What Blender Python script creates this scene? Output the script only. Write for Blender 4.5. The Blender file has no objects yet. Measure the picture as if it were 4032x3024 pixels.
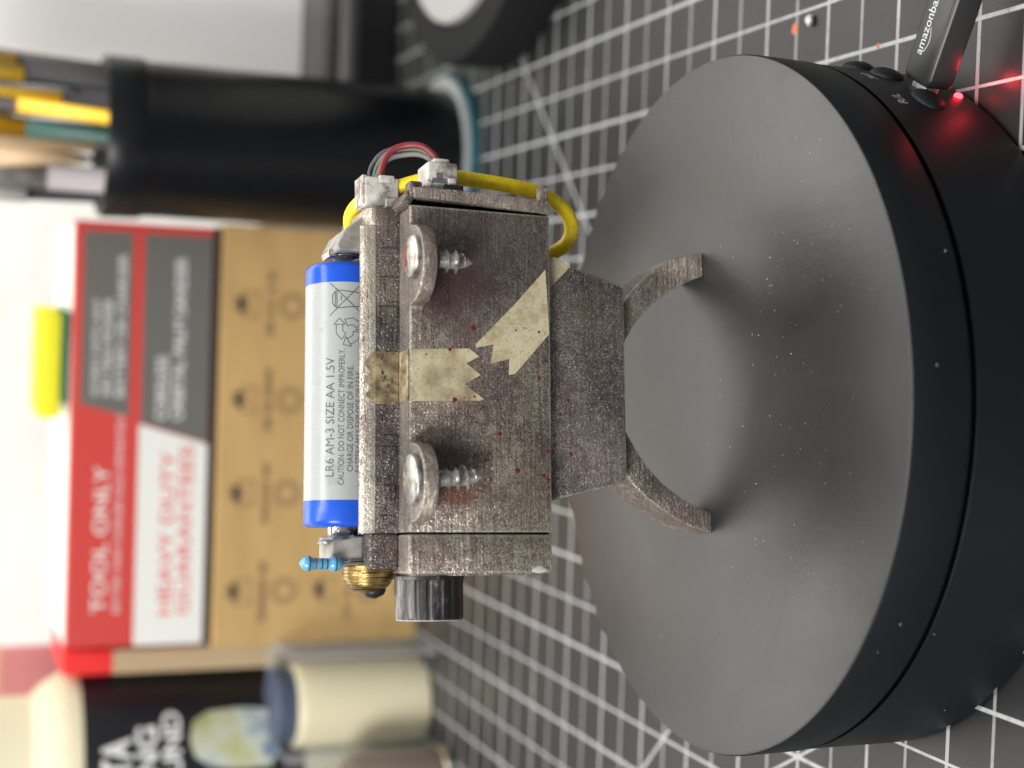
import bpy, bmesh, math, random
from mathutils import Vector, Matrix, Euler
random.seed(7)
S = 0.001                                   # everything below is written in millimetres
scene = bpy.context.scene
COL = scene.collection

# ------------------------------------------------------------------ camera (held sideways), world, lamps, added fill lights, exposure
cam_d = bpy.data.cameras.new('camera'); cam = bpy.data.objects.new('camera', cam_d); COL.objects.link(cam)
R0 = Vector((0.9988934608543141, 0.0418271946013727, 0.0215020848819461))
R1 = Vector((0.03532198298106215, -0.36535288912065716, -0.9301987013157321))
R2 = Vector((-0.031051753264140676, 0.9299288963157174, -0.3664260313027106))
m = Matrix((R1, R0, -R2)).transposed().to_4x4()
m.translation = Vector((0.01182742, -0.26327530, 0.18134171))
cam.matrix_world = m
cam_d.sensor_fit = 'HORIZONTAL'; cam_d.sensor_width = 36; cam_d.lens = 52.68
cam_d.clip_start = 0.01; cam_d.clip_end = 30
cam_d.dof.use_dof = True; cam_d.dof.focus_distance = 0.280; cam_d.dof.aperture_fstop = 11.5
scene.camera = cam

w = bpy.data.worlds.new('World'); scene.world = w; w.use_nodes = True
w.node_tree.nodes['Background'].inputs[0].default_value = (0.93, 0.97, 1.0, 1)
w.node_tree.nodes['Background'].inputs[1].default_value = 0.24

def area(name, loc, target, size, size_y, power, color=(1, 1, 1)):
    d = bpy.data.lights.new(name, 'AREA'); d.shape = 'RECTANGLE'; d.size = size; d.size_y = size_y
    d.energy = power; d.color = color
    o = bpy.data.objects.new(name, d); COL.objects.link(o)
    o.location = loc
    o.rotation_euler = (Vector(target) - Vector(loc)).to_track_quat('-Z', 'Y').to_euler()
    return o
area('ceiling_lamp', (-0.10, -0.10, 1.15), (0, 0, 0.05), 0.60, 0.04, 4.2, (1.0, 0.95, 0.88))
area('back_lamp', (0.02, 0.56, 0.55), (0, 0.0, 0.03), 1.2, 0.40, 3.9, (1.0, 0.98, 0.94))
area('wall_wash', (0.50, 0.00, 1.02), (0.10, 0.62, 0.10), 1.4, 0.3, 11.0, (1.0, 0.97, 0.92))  # added wash light that brightens the wall and the boxes
area('front_fill', (-0.55, -0.75, 0.75), (0, 0, 0.08), 0.45, 0.45, 14.5, (1.0, 0.97, 0.94))  # added fill for the front face of the gadget

scene.view_settings.view_transform = 'Standard'
scene.view_settings.look = 'None'
scene.view_settings.exposure = 0.0
scene.view_settings.gamma = 1.0
scene.view_settings.use_curve_mapping = False

# ------------------------------------------------------------------ object helpers
def tag(o, label=None, cat=None, group=None, kind=None):
    if label: o['label'] = label
    if cat: o['category'] = cat
    if group: o['group'] = group
    if kind: o['kind'] = kind
    return o
def empty(name, loc=(0, 0, 0), rot=(0, 0, 0)):
    o = bpy.data.objects.new(name, None); COL.objects.link(o)
    o.location = Vector(loc) * S; o.rotation_euler = rot; o.empty_display_size = 0.01
    return o

class MB:
    """collects shapes (mm) into one mesh"""
    def __init__(self): self.bm = bmesh.new()
    def _mat(self, faces, mi):
        for f in faces: f.material_index = mi
    def box(self, x0, x1, y0, y1, z0, z1, bev=0, mi=0, rot=None, seg=2, pivot=None, bmi=None):
        b = bmesh.new(); bmesh.ops.create_cube(b, size=1)
        for v in b.verts:
            v.co = Vector(((x0 + x1) / 2 + v.co.x * (x1 - x0), (y0 + y1) / 2 + v.co.y * (y1 - y0), (z0 + z1) / 2 + v.co.z * (z1 - z0)))
        if mi:
            for f in b.faces: f.material_index = mi
        if bev: bmesh.ops.bevel(b, geom=b.edges[:], offset=bev, segments=seg, affect='EDGES', profile=0.5, material=-1 if bmi is None else bmi)
        if rot:
            c = Vector(pivot) if pivot else Vector(((x0 + x1) / 2, (y0 + y1) / 2, (z0 + z1) / 2))
            bmesh.ops.transform(b, verts=b.verts[:], matrix=Matrix.Translation(c) @ Euler(rot).to_matrix().to_4x4() @ Matrix.Translation(-c))
        self.merge(b)
    def merge(self, b, mi=None):
        me = bpy.data.meshes.new('tmp')
        if mi is not None:
            for f in b.faces: f.material_index = mi
        b.to_mesh(me); b.free(); self.bm.from_mesh(me); bpy.data.meshes.remove(me)
    def prism(self, pts, a0, a1, axis='y', bev=0, mi=0, side_mi=None, seg=2, bmi=None):
        """polygon pts extruded along axis. axis y: pts=(x,z); axis x: pts=(y,z); axis z: pts=(x,y)"""
        def P(p, a):
            if axis == 'y': return (p[0], a, p[1])
            if axis == 'x': return (a, p[0], p[1])
            return (p[0], p[1], a)
        b = bmesh.new()
        va = [b.verts.new(P(p, a0)) for p in pts]; vb = [b.verts.new(P(p, a1)) for p in pts]
        b.faces.new(va); b.faces.new(list(reversed(vb)))
        n = len(pts)
        for i in range(n):
            f = b.faces.new((va[i], vb[i], vb[(i + 1) % n], va[(i + 1) % n]))
        bmesh.ops.recalc_face_normals(b, faces=b.faces[:])
        for f in b.faces: f.material_index = mi
        if side_mi:
            b.faces.ensure_lookup_table()
            for i, k in side_mi.items(): b.faces[2 + i].material_index = k
        if bev: bmesh.ops.bevel(b, geom=[e for e in b.edges if e.calc_face_angle(0) > .5], offset=bev, segments=seg, affect='EDGES', profile=0.5, material=-1 if bmi is None else bmi)
        self.merge(b)
    def lathe(self, prof, origin=(0, 0, 0), axis=(0, 0, 1), n=48, mis=None, cap=True, smooth=True):
        """prof: (radius, height) pairs along axis"""
        q = Vector(axis).to_track_quat('Z', 'Y'); o = Vector(origin)
        b = bmesh.new(); rings = []
        for r, h in prof:
            if r < 1e-6: rings.append([b.verts.new(o + q @ Vector((0, 0, h)))])
            else: rings.append([b.verts.new(o + q @ Vector((r * math.cos(2 * math.pi * k / n), r * math.sin(2 * math.pi * k / n), h))) for k in range(n)])
        for i in range(len(rings) - 1):
            A, B = rings[i], rings[i + 1]; mi = mis[i] if mis else 0
            for k in range(n):
                k2 = (k + 1) % n
                if len(A) == 1 and len(B) == 1: continue
                if len(A) == 1: f = b.faces.new((A[0], B[k2], B[k]))
                elif len(B) == 1: f = b.faces.new((A[k], A[k2], B[0]))
                else: f = b.faces.new((A[k], A[k2], B[k2], B[k]))
                f.material_index = mi; f.smooth = smooth
        if cap:
            if len(rings[0]) > 1: b.faces.new(list(reversed(rings[0])))
            if len(rings[-1]) > 1: b.faces.new(rings[-1])
        bmesh.ops.recalc_face_normals(b, faces=b.faces[:])
        self.merge(b)
    def tube(self, pts, r, n=12, mi=0, sub=6, radii=None):
        pts = [Vector(p) for p in pts]
        if sub > 1 and len(pts) > 2:                       # Catmull-Rom
            out = []; rr = []
            for i in range(len(pts) - 1):
                p0 = pts[max(i - 1, 0)]; p1 = pts[i]; p2 = pts[i + 1]; p3 = pts[min(i + 2, len(pts) - 1)]
                for k in range(sub):
                    t = k / sub
                    out.append(0.5 * ((2 * p1) + (p2 - p0) * t + (2 * p0 - 5 * p1 + 4 * p2 - p3) * t * t + (3 * p1 - p0 - 3 * p2 + p3) * t ** 3))
            out.append(pts[-1]); pts = out
        b = bmesh.new(); rings = []; up = Vector((0.13, 0.31, 0.94))
        for i, p in enumerate(pts):
            d = (pts[min(i + 1, len(pts) - 1)] - pts[max(i - 1, 0)]).normalized()
            a = d.cross(up)
            if a.length < 1e-3: a = d.cross(Vector((1, 0, 0)))
            a.normalize(); up = a.cross(d).normalized()
            R = radii[i] if radii else r
            rings.append([b.verts.new(p + (a * math.cos(2 * math.pi * k / n) + up * math.sin(2 * math.pi * k / n)) * R) for k in range(n)])
        for i in range(len(rings) - 1):
            for k in range(n):
                f = b.faces.new((rings[i][k], rings[i][(k + 1) % n], rings[i + 1][(k + 1) % n], rings[i + 1][k])); f.smooth = True
        b.faces.new(rings[0]); b.faces.new(rings[-1])
        bmesh.ops.recalc_face_normals(b, faces=b.faces[:])
        self.merge(b, mi)
    def dot(self, x, z, y, r, mi=0, h=0.05, n=10):
        """low paint drop on a face that looks towards -y"""
        b = bmesh.new(); c = b.verts.new((x, y - h, z))
        ph = random.random() * 6
        rs = [r * (1 + 0.18 * math.sin(3 * t * 2 * math.pi / n + ph) * random.random()) for t in range(n)]
        v = [b.verts.new((x + rs[t] * math.cos(2 * math.pi * t / n), y, z + rs[t] * math.sin(2 * math.pi * t / n))) for t in range(n)]
        m_ = [b.verts.new((x + .7 * rs[t] * math.cos(2 * math.pi * t / n), y - h * .8, z + .7 * rs[t] * math.sin(2 * math.pi * t / n))) for t in range(n)]
        for t in range(n):
            t2 = (t + 1) % n
            b.faces.new((v[t], v[t2], m_[t2], m_[t])); b.faces.new((m_[t], m_[t2], c))
        for f in b.faces: f.smooth = True
        bmesh.ops.recalc_face_normals(b, faces=b.faces[:])
        for f in b.faces:
            if f.normal.y > 0: f.normal_flip()
        self.merge(b, mi)
    def build(self, name, mats, parent=None, loc=None, rot=None, smooth_angle=None):
        if not isinstance(mats, (list, tuple)): mats = [mats]
        bmesh.ops.scale(self.bm, vec=(S, S, S), verts=self.bm.verts[:])
        me = bpy.data.meshes.new(name); self.bm.to_mesh(me); self.bm.free()
        for mt in mats: me.materials.append(mt)
        if smooth_angle is not None:
            for p in me.polygons: p.use_smooth = True
            me.set_sharp_from_angle(angle=math.radians(smooth_angle))
        o = bpy.data.objects.new(name, me); COL.objects.link(o)
        if parent: o.parent = parent
        if loc: o.location = Vector(loc) * S
        if rot: o.rotation_euler = rot
        return o

def text_polys(txt, width=None, height=None, bold=0.0, fine=False):
    """text as flat triangles/quads: list of vertex coords (mm) and faces, baseline at 0, left at 0"""
    cu = bpy.data.curves.new('t', 'FONT'); cu.body = txt; cu.size = 1; cu.offset = bold; cu.resolution_u = 3
    ob = bpy.data.objects.new('t', cu); COL.objects.link(ob)
    dg = bpy.context.evaluated_depsgraph_get(); dg.update()
    me = bpy.data.meshes.new_from_object(ob.evaluated_get(dg))
    vs = [v.co.copy() for v in me.vertices]; fs = [tuple(p.vertices) for p in me.polygons]
    if fine:
        b = bmesh.new(); b.from_mesh(me); bmesh.ops.triangulate(b, faces=b.faces[:])
        for _ in range(3):
            le = [e for e in b.edges if e.calc_length() > .16]
            if not le: break
            bmesh.ops.subdivide_edges(b, edges=le, cuts=1); bmesh.ops.triangulate(b, faces=[f for f in b.faces if len(f.verts) > 3])
        b.verts.ensure_lookup_table(); b.verts.index_update(); vs = [v.co.copy() for v in b.verts]; fs = [tuple(v.index for v in f.verts) for f in b.faces]; b.free()
    bpy.data.objects.remove(ob); bpy.data.curves.remove(cu); bpy.data.meshes.remove(me)
    x0 = min(v.x for v in vs); x1 = max(v.x for v in vs); y1 = max(v.y for v in vs)
    H = height / y1 if height else 1
    Wd = width / (x1 - x0) if width else H
    if not height: H = Wd
    return [((v.x - x0) * Wd, v.y * H) for v in vs], fs
def add_text(mb, txt, fn, width=None, height=None, mi=0, bold=0.0, fine=False):
    vs, fs = text_polys(txt, width, height, bold, fine)
    V = [mb.bm.verts.new(fn(*v)) for v in vs]
    for f in fs:
        try: F = mb.bm.faces.new([V[i] for i in f]); F.material_index = mi
        except ValueError: pass

# ------------------------------------------------------------------ materials
def mat(name, col=(0.5, 0.5, 0.5), rough=0.5, metal=0.0, spec=0.5, **k):
    m_ = bpy.data.materials.new(name); m_.use_nodes = True
    b = m_.node_tree.nodes['Principled BSDF']
    b.inputs['Base Color'].default_value = (*col, 1); b.inputs['Roughness'].default_value = rough
    b.inputs['Metallic'].default_value = metal; b.inputs['Specular IOR Level'].default_value = spec
    if 'ior' in k: b.inputs['IOR'].default_value = k['ior']
    if 'trans' in k: b.inputs['Transmission Weight'].default_value = k['trans']
    if 'coat' in k: b.inputs['Coat Weight'].default_value = k['coat']; b.inputs['Coat Roughness'].default_value = k.get('coat_r', 0.1)
    if 'emit' in k: b.inputs['Emission Color'].default_value = (*k['emit'], 1); b.inputs['Emission Strength'].default_value = k.get('estr', 1)
    if 'sss' in k: b.inputs['Subsurface Weight'].default_value = k['sss']; b.inputs['Subsurface Scale'].default_value = 0.002
    return m_
class NT:
    def __init__(self, m_): self.m = m_; self.t = m_.node_tree; self.b = self.t.nodes['Principled BSDF']
    def n(self, ty, **k):
        nd = self.t.nodes.new(ty)
        for a, v in k.items(): setattr(nd, a, v)
        return nd
    def set(self, nd, i, v):
        if hasattr(v, 'is_output'): self.t.links.new(v, nd.inputs[i])
        else: nd.inputs[i].default_value = v
    def math(self, op, a, b=None, c=None, clamp=False):
        nd = self.n('ShaderNodeMath', operation=op, use_clamp=clamp); self.set(nd, 0, a)
        if b is not None: self.set(nd, 1, b)
        if c is not None: self.set(nd, 2, c)
        return nd.outputs[0]
    def coord(self):
        if not hasattr(self, '_c'): self._c = self.n('ShaderNodeTexCoord').outputs['Object']
        return self._c
    def noise(self, scale, detail=3, rough=0.5, vec=None, stretch=None, dist=0):
        v = vec or self.coord()
        if stretch:
            mp = self.n('ShaderNodeMapping'); self.set(mp, 0, v); mp.inputs['Scale'].default_value = stretch; v = mp.outputs[0]
        nd = self.n('ShaderNodeTexNoise'); self.set(nd, 'Vector', v); nd.inputs['Scale'].default_value = scale
        nd.inputs['Detail'].default_value = detail; nd.inputs['Roughness'].default_value = rough; nd.inputs['Distortion'].default_value = dist
        return nd.outputs['Fac']
    def ramp(self, fac, stops):
        nd = self.n('ShaderNodeValToRGB'); self.set(nd, 0, fac); e = nd.color_ramp.elements
        while len(e) < len(stops): e.new(0.5)
        for i, (p, c) in enumerate(stops):
            e[i].position = p; e[i].color = (*c, 1) if len(c) == 3 else c
        return nd.outputs[0]
    def val(self, fac, a, b, lo=0, hi=1):
        nd = self.n('ShaderNodeMapRange'); self.set(nd, 0, fac)
        for i, v in ((1, a), (2, b), (3, lo), (4, hi)): nd.inputs[i].default_value = v
        return nd.outputs[0]
    def mix(self, fac, a, b):
        nd = self.n('ShaderNodeMix', data_type='RGBA'); self.set(nd, 0, fac)
        for i, v in ((6, a), (7, b)):
            if isinstance(v, tuple): v = (*v, 1) if len(v) == 3 else v
            self.set(nd, i, v)
        return nd.outputs[2]
    def col(self, c): self.set(self.b, 'Base Color', c)
    def rough(self, r): self.set(self.b, 'Roughness', r)
    def bump(self, h, strength=0.5, dist=0.1):
        nd = self.n('ShaderNodeBump'); self.set(nd, 'Height', h); nd.inputs['Strength'].default_value = strength; nd.inputs['Distance'].default_value = dist * S
        self.t.links.new(nd.outputs[0], self.b.inputs['Normal'])
    def blob(self, c, rad, soft, noise_amt=0.5, noise_scale=500):
        """1 inside an irregular stain round point c (mm, object space)"""
        mp = self.n('ShaderNodeMapping'); self.set(mp, 0, self.coord())
        sc = [1 / (r * S) for r in rad]; mp.inputs['Scale'].default_value = sc
        mp.inputs['Location'].default_value = [-a * S * s for a, s in zip(c, sc)]
        ln = self.n('ShaderNodeVectorMath', operation='LENGTH'); self.set(ln, 0, mp.outputs[0])
        d = self.math('ADD', ln.outputs['Value'], self.math('MULTIPLY', self.math('SUBTRACT', self.noise(noise_scale, 4, .65), 0.5), noise_amt * 2))
        return self.val(d, 1 + soft / 2, 1 - soft / 2)

def grimy(name, dark, mid, light, bias=0.5, metal=0.55, rough=0.42, stains=(), bump=0.5, streak=None, base_z=0):
    m_ = mat(name, mid, rough, metal); t = NT(m_)
    fine = t.noise(2900, 2, .7, stretch=streak); med = t.noise(700, 4, .65, stretch=streak); big = t.noise(60, 4, .6)
    f = t.math('ADD', t.math('MULTIPLY', fine, .88), t.math('ADD', t.math('MULTIPLY', med, .34), t.math('MULTIPLY', big, .62)))
    f = t.math('SUBTRACT', f, .41)
    c = t.ramp(f, [(bias - .15, dark), (bias, mid), (bias + .13, light), (bias + .25, tuple(min(1, x * 1.5) for x in light))])
    tint = t.noise(110, 2, .5); c = t.mix(t.val(tint, .5, .68, 0, .40), c, (.12, .07, .08)); c = t.mix(t.val(t.noise(38, 3, .6), .52, .68, 0, .35), c, (.33, .27, .20))
    vo = t.n('ShaderNodeTexVoronoi'); t.set(vo, 'Vector', t.coord()); vo.inputs['Scale'].default_value = 1900
    sp = t.val(vo.outputs['Distance'], .30, .12)
    sel = t.n('ShaderNodeSeparateColor'); t.set(sel, 0, vo.outputs['Color'])
    sp = t.math('MULTIPLY', sp, t.val(sel.outputs[0], .68, .72))
    lc = t.noise(1700, 2, .5, stretch=(.05, .4, 1)); c = t.mix(t.val(lc, .50, .66, 0, .42), c, dark)
    gr = t.noise(150, 6, .75, dist=.4); c = t.mix(t.val(gr, .54, .64, 0, .40), c, (.075, .055, .045))
    c = t.mix(t.math('MULTIPLY', sp, .75), c, (.78, .75, .71))
    for (cc, rad, soft, colr, amt) in stains:
        c = t.mix(t.math('MULTIPLY', t.blob(cc, rad, soft, .55, 420), amt), c, colr)
    t.col(c)
    t.rough(t.val(fine, .35, .65, rough + .18, rough - .14)); t.set(t.b, 'Metallic', t.val(f, bias - .1, bias + .15, metal * .5, min(1, metal * 1.6)))
    lay = t.noise(1700, 2, .5, stretch=(.05, .4, 1))                       # faint layer lines of the print
    t.bump(t.math('ADD', t.math('ADD', fine, t.math('MULTIPLY', lay, .7)), t.math('MULTIPLY', med, .8)), min(1, bump * 1.4), .27)
    return m_

GZ = 37   # gadget root height; stains are given in body coordinates, converted here
def st(x, y, z): return (x, y, z - GZ)
FRONT = grimy('grimy_gunmetal_paint', (.056, .044, .039), (.245, .205, .170), (.60, .535, .45), .512, .5, .36,
    stains=[(st(-20.5, -6, 92), (3.0, 5, 5.0), 1.0, (.105, .034, .03), .7), (st(-21, -6, 91), (1.5, 5, 3.2), 1.0, (.23, .08, .05), .5),
            (st(-14.5, -6, 93.5), (4.2, 5, 6.5), 1.1, (.05, .028, .034), .8), (st(18.5, -6, 92), (4.5, 5, 6.5), 1.2, (.10, .022, .026), .75),
            (st(24, -6, 90), (11, 8, 15), 1.3, (.085, .068, .07), .6), (st(15, -6, 95.5), (4.5, 5, 3), 1.1, (.06, .025, .03), .6)])
SILVER = grimy('worn_silver_paint', (.14, .12, .10), (.38, .345, .295), (.58, .54, .47), .475, .45, .36, bump=.35)
TABF = grimy('grimy_tab_face', (.07, .06, .052), (.20, .18, .158), (.38, .35, .31), .5, .4, .38, bump=.5)
EDGE = grimy('rubbed_highlit_edge', (.14, .125, .11), (.40, .37, .33), (.62, .58, .52), .49, .5, .36, bump=.5)  # rubbed edges, brightened so the bevels carry painted edge highlights
DARK = grimy('sooty_gunmetal_paint', (.022, .018, .019), (.085, .072, .070), (.32, .29, .26), .525, .4, .42, bump=.9)
TOPM = grimy('dusty_grey_plastic', (.060, .054, .048), (.125, .115, .102), (.22, .205, .185), .5, .2, .5, bump=.3)
LAYER = grimy('layered_print_metal', (.07, .055, .047), (.245, .203, .170), (.58, .51, .44), .505, .45, .38, streak=(1, 1, 3), bump=.7)
GREYWALL = mat('grey_resin', (.33, .32, .29), .6); t = NT(GREYWALL); t.col(t.ramp(t.noise(260, 4, .6), [(.3, (.20, .19, .175)), (.55, (.34, .33, .30)), (.75, (.46, .45, .42))])); t.bump(t.noise(1500), .3, .1)
BLOOD = mat('dark_red_paint_drop', (.15, .012, .022), .3, 0, .5)
TAPE = mat('dirty_masking_tape', (.5, .43, .27), .75); t = NT(TAPE)
c = t.ramp(t.noise(230, 5, .65), [(.26, (.27, .22, .13)), (.40, (.44, .385, .235)), (.52, (.56, .50, .325)), (.75, (.60, .545, .37))])
c = t.mix(t.val(t.noise(1900, 2, .6), .50, .72, 0, .55), c, (.26, .20, .12)); c = t.mix(t.val(t.noise(90, 3, .5), .56, .70, 0, .55), c, (.14, .10, .065)); c = t.mix(t.val(t.noise(210, 2, .5), .68, .72, 0, .35), c, (.36, .12, .06)); t.col(c); t.bump(t.noise(1400, 4, .7), .4, .08)
TAPED = mat('sooty_masking_tape', (.2, .15, .09), .75); t = NT(TAPED)
t.col(t.ramp(t.noise(300, 5, .7), [(.36, (.05, .038, .026)), (.5, (.19, .145, .08)), (.66, (.42, .35, .21))])); t.bump(t.noise(900, 4, .7), .8, .15)
STEEL = mat('zinc_screw_steel', (.62, .62, .58), .38, .85); t = NT(STEEL)
t.col(t.ramp(t.noise(420, 4, .6), [(.34, (.20, .185, .165)), (.5, (.44, .43, .395)), (.7, (.60, .59, .55))])); t.rough(t.val(t.noise(700), .3, .7, .30, .5)); t.bump(t.noise(900), .25, .08)
THREAD = mat('bright_thread_steel', (.70, .70, .68), .33, .75); t = NT(THREAD); t.col(t.ramp(t.noise(300, 3, .6), [(.36, (.22, .17, .15)), (.46, (.62, .61, .58)), (.7, (.85, .85, .83))]))
RUST = mat('rusty_red_smear', (.22, .055, .04), .6, .2)
BRASS = mat('scratched_brass', (.62, .42, .14), .32, .95); t = NT(BRASS)
t.col(t.ramp(t.noise(300, 4, .7, stretch=(14, .6, .6)), [(.38, (.025, .018, .012)), (.49, (.30, .20, .07)), (.62, (.66, .47, .18)), (.8, (.72, .60, .36))])); t.bump(t.noise(320, 3, .7, stretch=(14, .5, .5)), .7, .2)
KNOB = mat('chipped_black_knob', (.02, .02, .022), .42, .1, .6); t = NT(KNOB)
t.col(t.ramp(t.noise(330, 5, .75, stretch=(.35, 1, 1)), [(.50, (.012, .012, .014)), (.60, (.07, .068, .068)), (.70, (.42, .40, .36))]))
kc = t.ramp(t.noise(420, 5, .75, stretch=(.3, 1, 1)), [(.38, (.03, .03, .032)), (.50, (.17, .165, .155)), (.62, (.52, .50, .46))]); old = t.b.inputs['Base Color'].links[0].from_socket; t.col(t.mix(t.math('MULTIPLY', t.blob((-39, -2, 102.5 - 37), (6, 7, 4.2), .9, .6, 300), .42), old, kc)); t.bump(t.noise(700, 4, .7), .6, .12)  # top painted paler: more chips, plus its lit side put into the colour
BLACK = mat('black_rubber', (.012, .012, .014), .4)
GAP = mat('deep_black_seam', (.0015, .0015, .002), .9, 0, 0)
NYLON = mat('white_nylon', (.72, .71, .67), .45, 0, .5, sss=.2); t = NT(NYLON)
t.col(t.ramp(t.noise(260, 4, .7), [(.36, (.20, .17, .15)), (.50, (.52, .50, .46)), (.68, (.70, .69, .66))])); t.bump(t.noise(800), .4, .12)
YELLOW = mat('yellow_wire_jacket', (.80, .55, .03), .42); t = NT(YELLOW)
t.col(t.ramp(t.noise(330, 4, .65), [(.28, (.45, .31, .01)), (.38, (.80, .58, .01)), (.6, (.95, .73, .015))])); t.bump(t.noise(700), .35, .12)
RED = mat('red_wire_jacket', (.19, .022, .028), .45); GREEN = mat('green_wire_jacket', (.06, .16, .065), .5)
GREY = mat('grey_wire_jacket', (.15, .14, .135), .5); VIOLET = mat('violet_wire_jacket', (.07, .055, .09), .5)
RESBLUE = mat('pale_blue_resistor_lacquer', (.10, .36, .60), .3, 0, .6, coat=.4); BAND = mat('dark_colour_band', (.03, .03, .045), .4); BANDB = mat('brown_colour_band', (.20, .11, .11), .4)
LEAD = mat('tinned_wire', (.40, .38, .33), .4, .8)
BATW = mat('white_battery_label', (.36, .378, .375), .24, 0, .32); BATB = mat('blue_battery_label', (.014, .085, .56), .22, 0, .35)
INK = mat('grey_ink', (.085, .09, .085), .4)
t = NT(BATW); t.col(t.ramp(t.noise(170, 6, .7), [(.28, (.30, .31, .30)), (.42, (.36, .378, .373)), (.7, (.37, .388, .384))])); t.rough(t.val(t.noise(300, 4, .6), .3, .7, .18, .32)); t.bump(t.noise(45, 3, .5, stretch=(.3, 1, 1)), .12, .3)
t = NT(BATB); t.rough(t.val(t.noise(300, 4, .6), .3, .7, .16, .32)); NICKEL = mat('nickel_cap', (.70, .66, .56), .2, 1)
# ------------------------------------------------------------------ setting: desk and wall
DESK = mat('dark_desk', (.035, .033, .032), .5); t = NT(DESK); t.col(t.ramp(t.noise(18, 4), [(.3, (.025, .024, .023)), (.7, (.05, .048, .046))]))
mb = MB(); mb.box(-800, 800, -450, 620, -30, -2.2, 1); d_ = mb.build('desk', DESK); tag(d_, 'dark desk top beneath the black cutting mat', 'desk', kind='structure')
WALL = mat('white_wall', (.80, .81, .78), .8); t = NT(WALL); t.col(t.ramp(t.noise(9, 5, .6, dist=.6), [(.3, (.84, .85, .82)), (.7, (.93, .93, .89))])); t.bump(t.noise(14, 4, .6), .5, 8)
mb = MB(); mb.box(-1500, 1500, 622, 700, -600, 1300); w_ = mb.build('wall', WALL); tag(w_, 'plain white wall behind the desk', 'wall', kind='structure')

# cutting mat: printed half-inch grid, two 45 degree guides and one steeper guide
MATM = mat('black_cutting_mat', (.035, .035, .036), .42, 0, .5); t = NT(MATM)
sp = t.n('ShaderNodeSeparateXYZ'); t.set(sp, 0, t.coord()); X, Y = sp.outputs[0], sp.outputs[1]
g = 12.7 * S
def line(u, off, pitch, half, soft=.08):
    a = t.math('DIVIDE', t.math('SUBTRACT', u, off * S), pitch * S)
    fr = t.math('ABSOLUTE', t.math('SUBTRACT', t.math('FRACT', t.math('ADD', a, 100.5)), 0.5))
    dd = t.math('MULTIPLY', fr, pitch)
    return t.val(dd, half + soft, half - soft)
def single(expr, half, soft=.08):
    return t.val(t.math('DIVIDE', t.math('ABSOLUTE', expr), S), half + soft, half - soft)
thin = t.math('MAXIMUM', line(X, 10.6, 12.7, .30), t.math('MULTIPLY', line(Y, 4.7, 12.7, .42), .62))
bold = t.math('MAXIMUM', t.math('MULTIPLY', line(X, -2.1, 25.4, .42), 1.0), t.math('MULTIPLY', line(Y, 17.4, 25.4, .50), .85))
d1 = t.math('SUBTRACT', t.math('SUBTRACT', X, Y), (112.2 - 207.9) * S)          # 45 degrees
d1 = t.math('MULTIPLY', d1, .7071)
inr = t.val(X, -.001, .001)
d2 = t.math('MULTIPLY', t.math('SUBTRACT', t.math('ADD', X, Y), (-103.7 + 93.6) * S), .7071)
d3 = t.math('SUBTRACT', t.math('MULTIPLY', t.math('SUBTRACT', X, -78.3 * S), .866), t.math('MULTIPLY', t.math('SUBTRACT', Y, 17.4 * S), -.5))
neg = t.math('SUBTRACT', 1, inr)
diag = t.math('MAXIMUM', t.math('MULTIPLY', single(d1, .38), inr), t.math('MULTIPLY', t.math('MAXIMUM', single(d2, .38), single(d3, .3)), neg))
ln = t.math('MAXIMUM', t.math('MAXIMUM', thin, bold), diag)
# the print carries fine knife scores and wear
wear = t.val(t.noise(420, 4, .7), .30, .48, .55, 1)
ln = t.math('MULTIPLY', ln, wear)
basec = t.ramp(t.noise(26, 5, .6), [(.3, (.011, .011, .0125)), (.7, (.021, .021, .0225))])
scr = t.val(t.noise(60, 5, .8, stretch=(1, 9, 1)), .66, .74, 0, .10)
basec = t.mix(scr, basec, (.3, .3, .3))
ln2 = t.math('MAXIMUM', ln, 0)
t.col(t.mix(ln2, basec, (.43, .45, .46)))
t.rough(t.val(t.noise(35, 4), .3, .7, .36, .50)); t.bump(t.noise(900, 3, .6), .22, .12)
root = empty('cutting_mat', (0, 0, 0)); tag(root, 'black cutting mat with a white half inch grid under everything', 'cutting mat')
mb = MB(); mb.box(-330, 300, -190, 420, -2.1, 0, .6); mb.build('mat_sheet', MATM, root)
ORANGE = mat('orange_paint_spot', (.60, .16, .06), .6)
for (x, y, r) in ((83.5, 30.8, 1.3), (74.3, -1.5, .6)):
    mb = MB(); mb.lathe([(r, 0.02), (r * .8, .07), (0, .09)], (x, y, 0), n=14, cap=False); mb.build('paint_spot', ORANGE, root)

# ------------------------------------------------------------------ turntable
PLATT = mat('satin_black_platter', (.014, .014, .0145), .40, 0, .72); t = NT(PLATT)
t.rough(t.math('ADD', t.val(t.noise(48, 6, .7, dist=.8), .3, .7, .355, .43), t.val(t.noise(160, 3, .6, stretch=(1, .08, 1)), .6, .75, 0, .05))); t.bump(t.math('ADD', t.noise(1100, 4, .65), t.noise(420, 4, .6, stretch=(1, .45, 1))), .28, .14)
t.col(t.ramp(t.noise(40, 4, .6), [(.3, (.0115, .0120, .0125)), (.7, (.0175, .018, .0183))]))
SIDE = mat('matt_black_plastic', (.0075, .0085, .011), .5, 0, .27); t = NT(SIDE); t.bump(t.noise(1500, 3, .6), .15, .06)
WHITEINK = mat('white_print', (.46, .50, .52), .4)
root = empty('turntable', (0, 0, 0)); tag(root, 'round black motorised display turntable carrying the battery gadget', 'turntable')
mb = MB(); mb.lathe([(66.9, 25.4), (67.9, 25.5), (68.15, 25.8), (68.3, 36.2), (68.05, 36.8), (67.6, 37.0), (40, 37.0), (0, 37.0)], n=192, mis=[1, 1, 1, 1, 0, 0, 0], cap=True)
pl = mb.build('platter', [PLATT, SIDE], root, smooth_angle=40)
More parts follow.
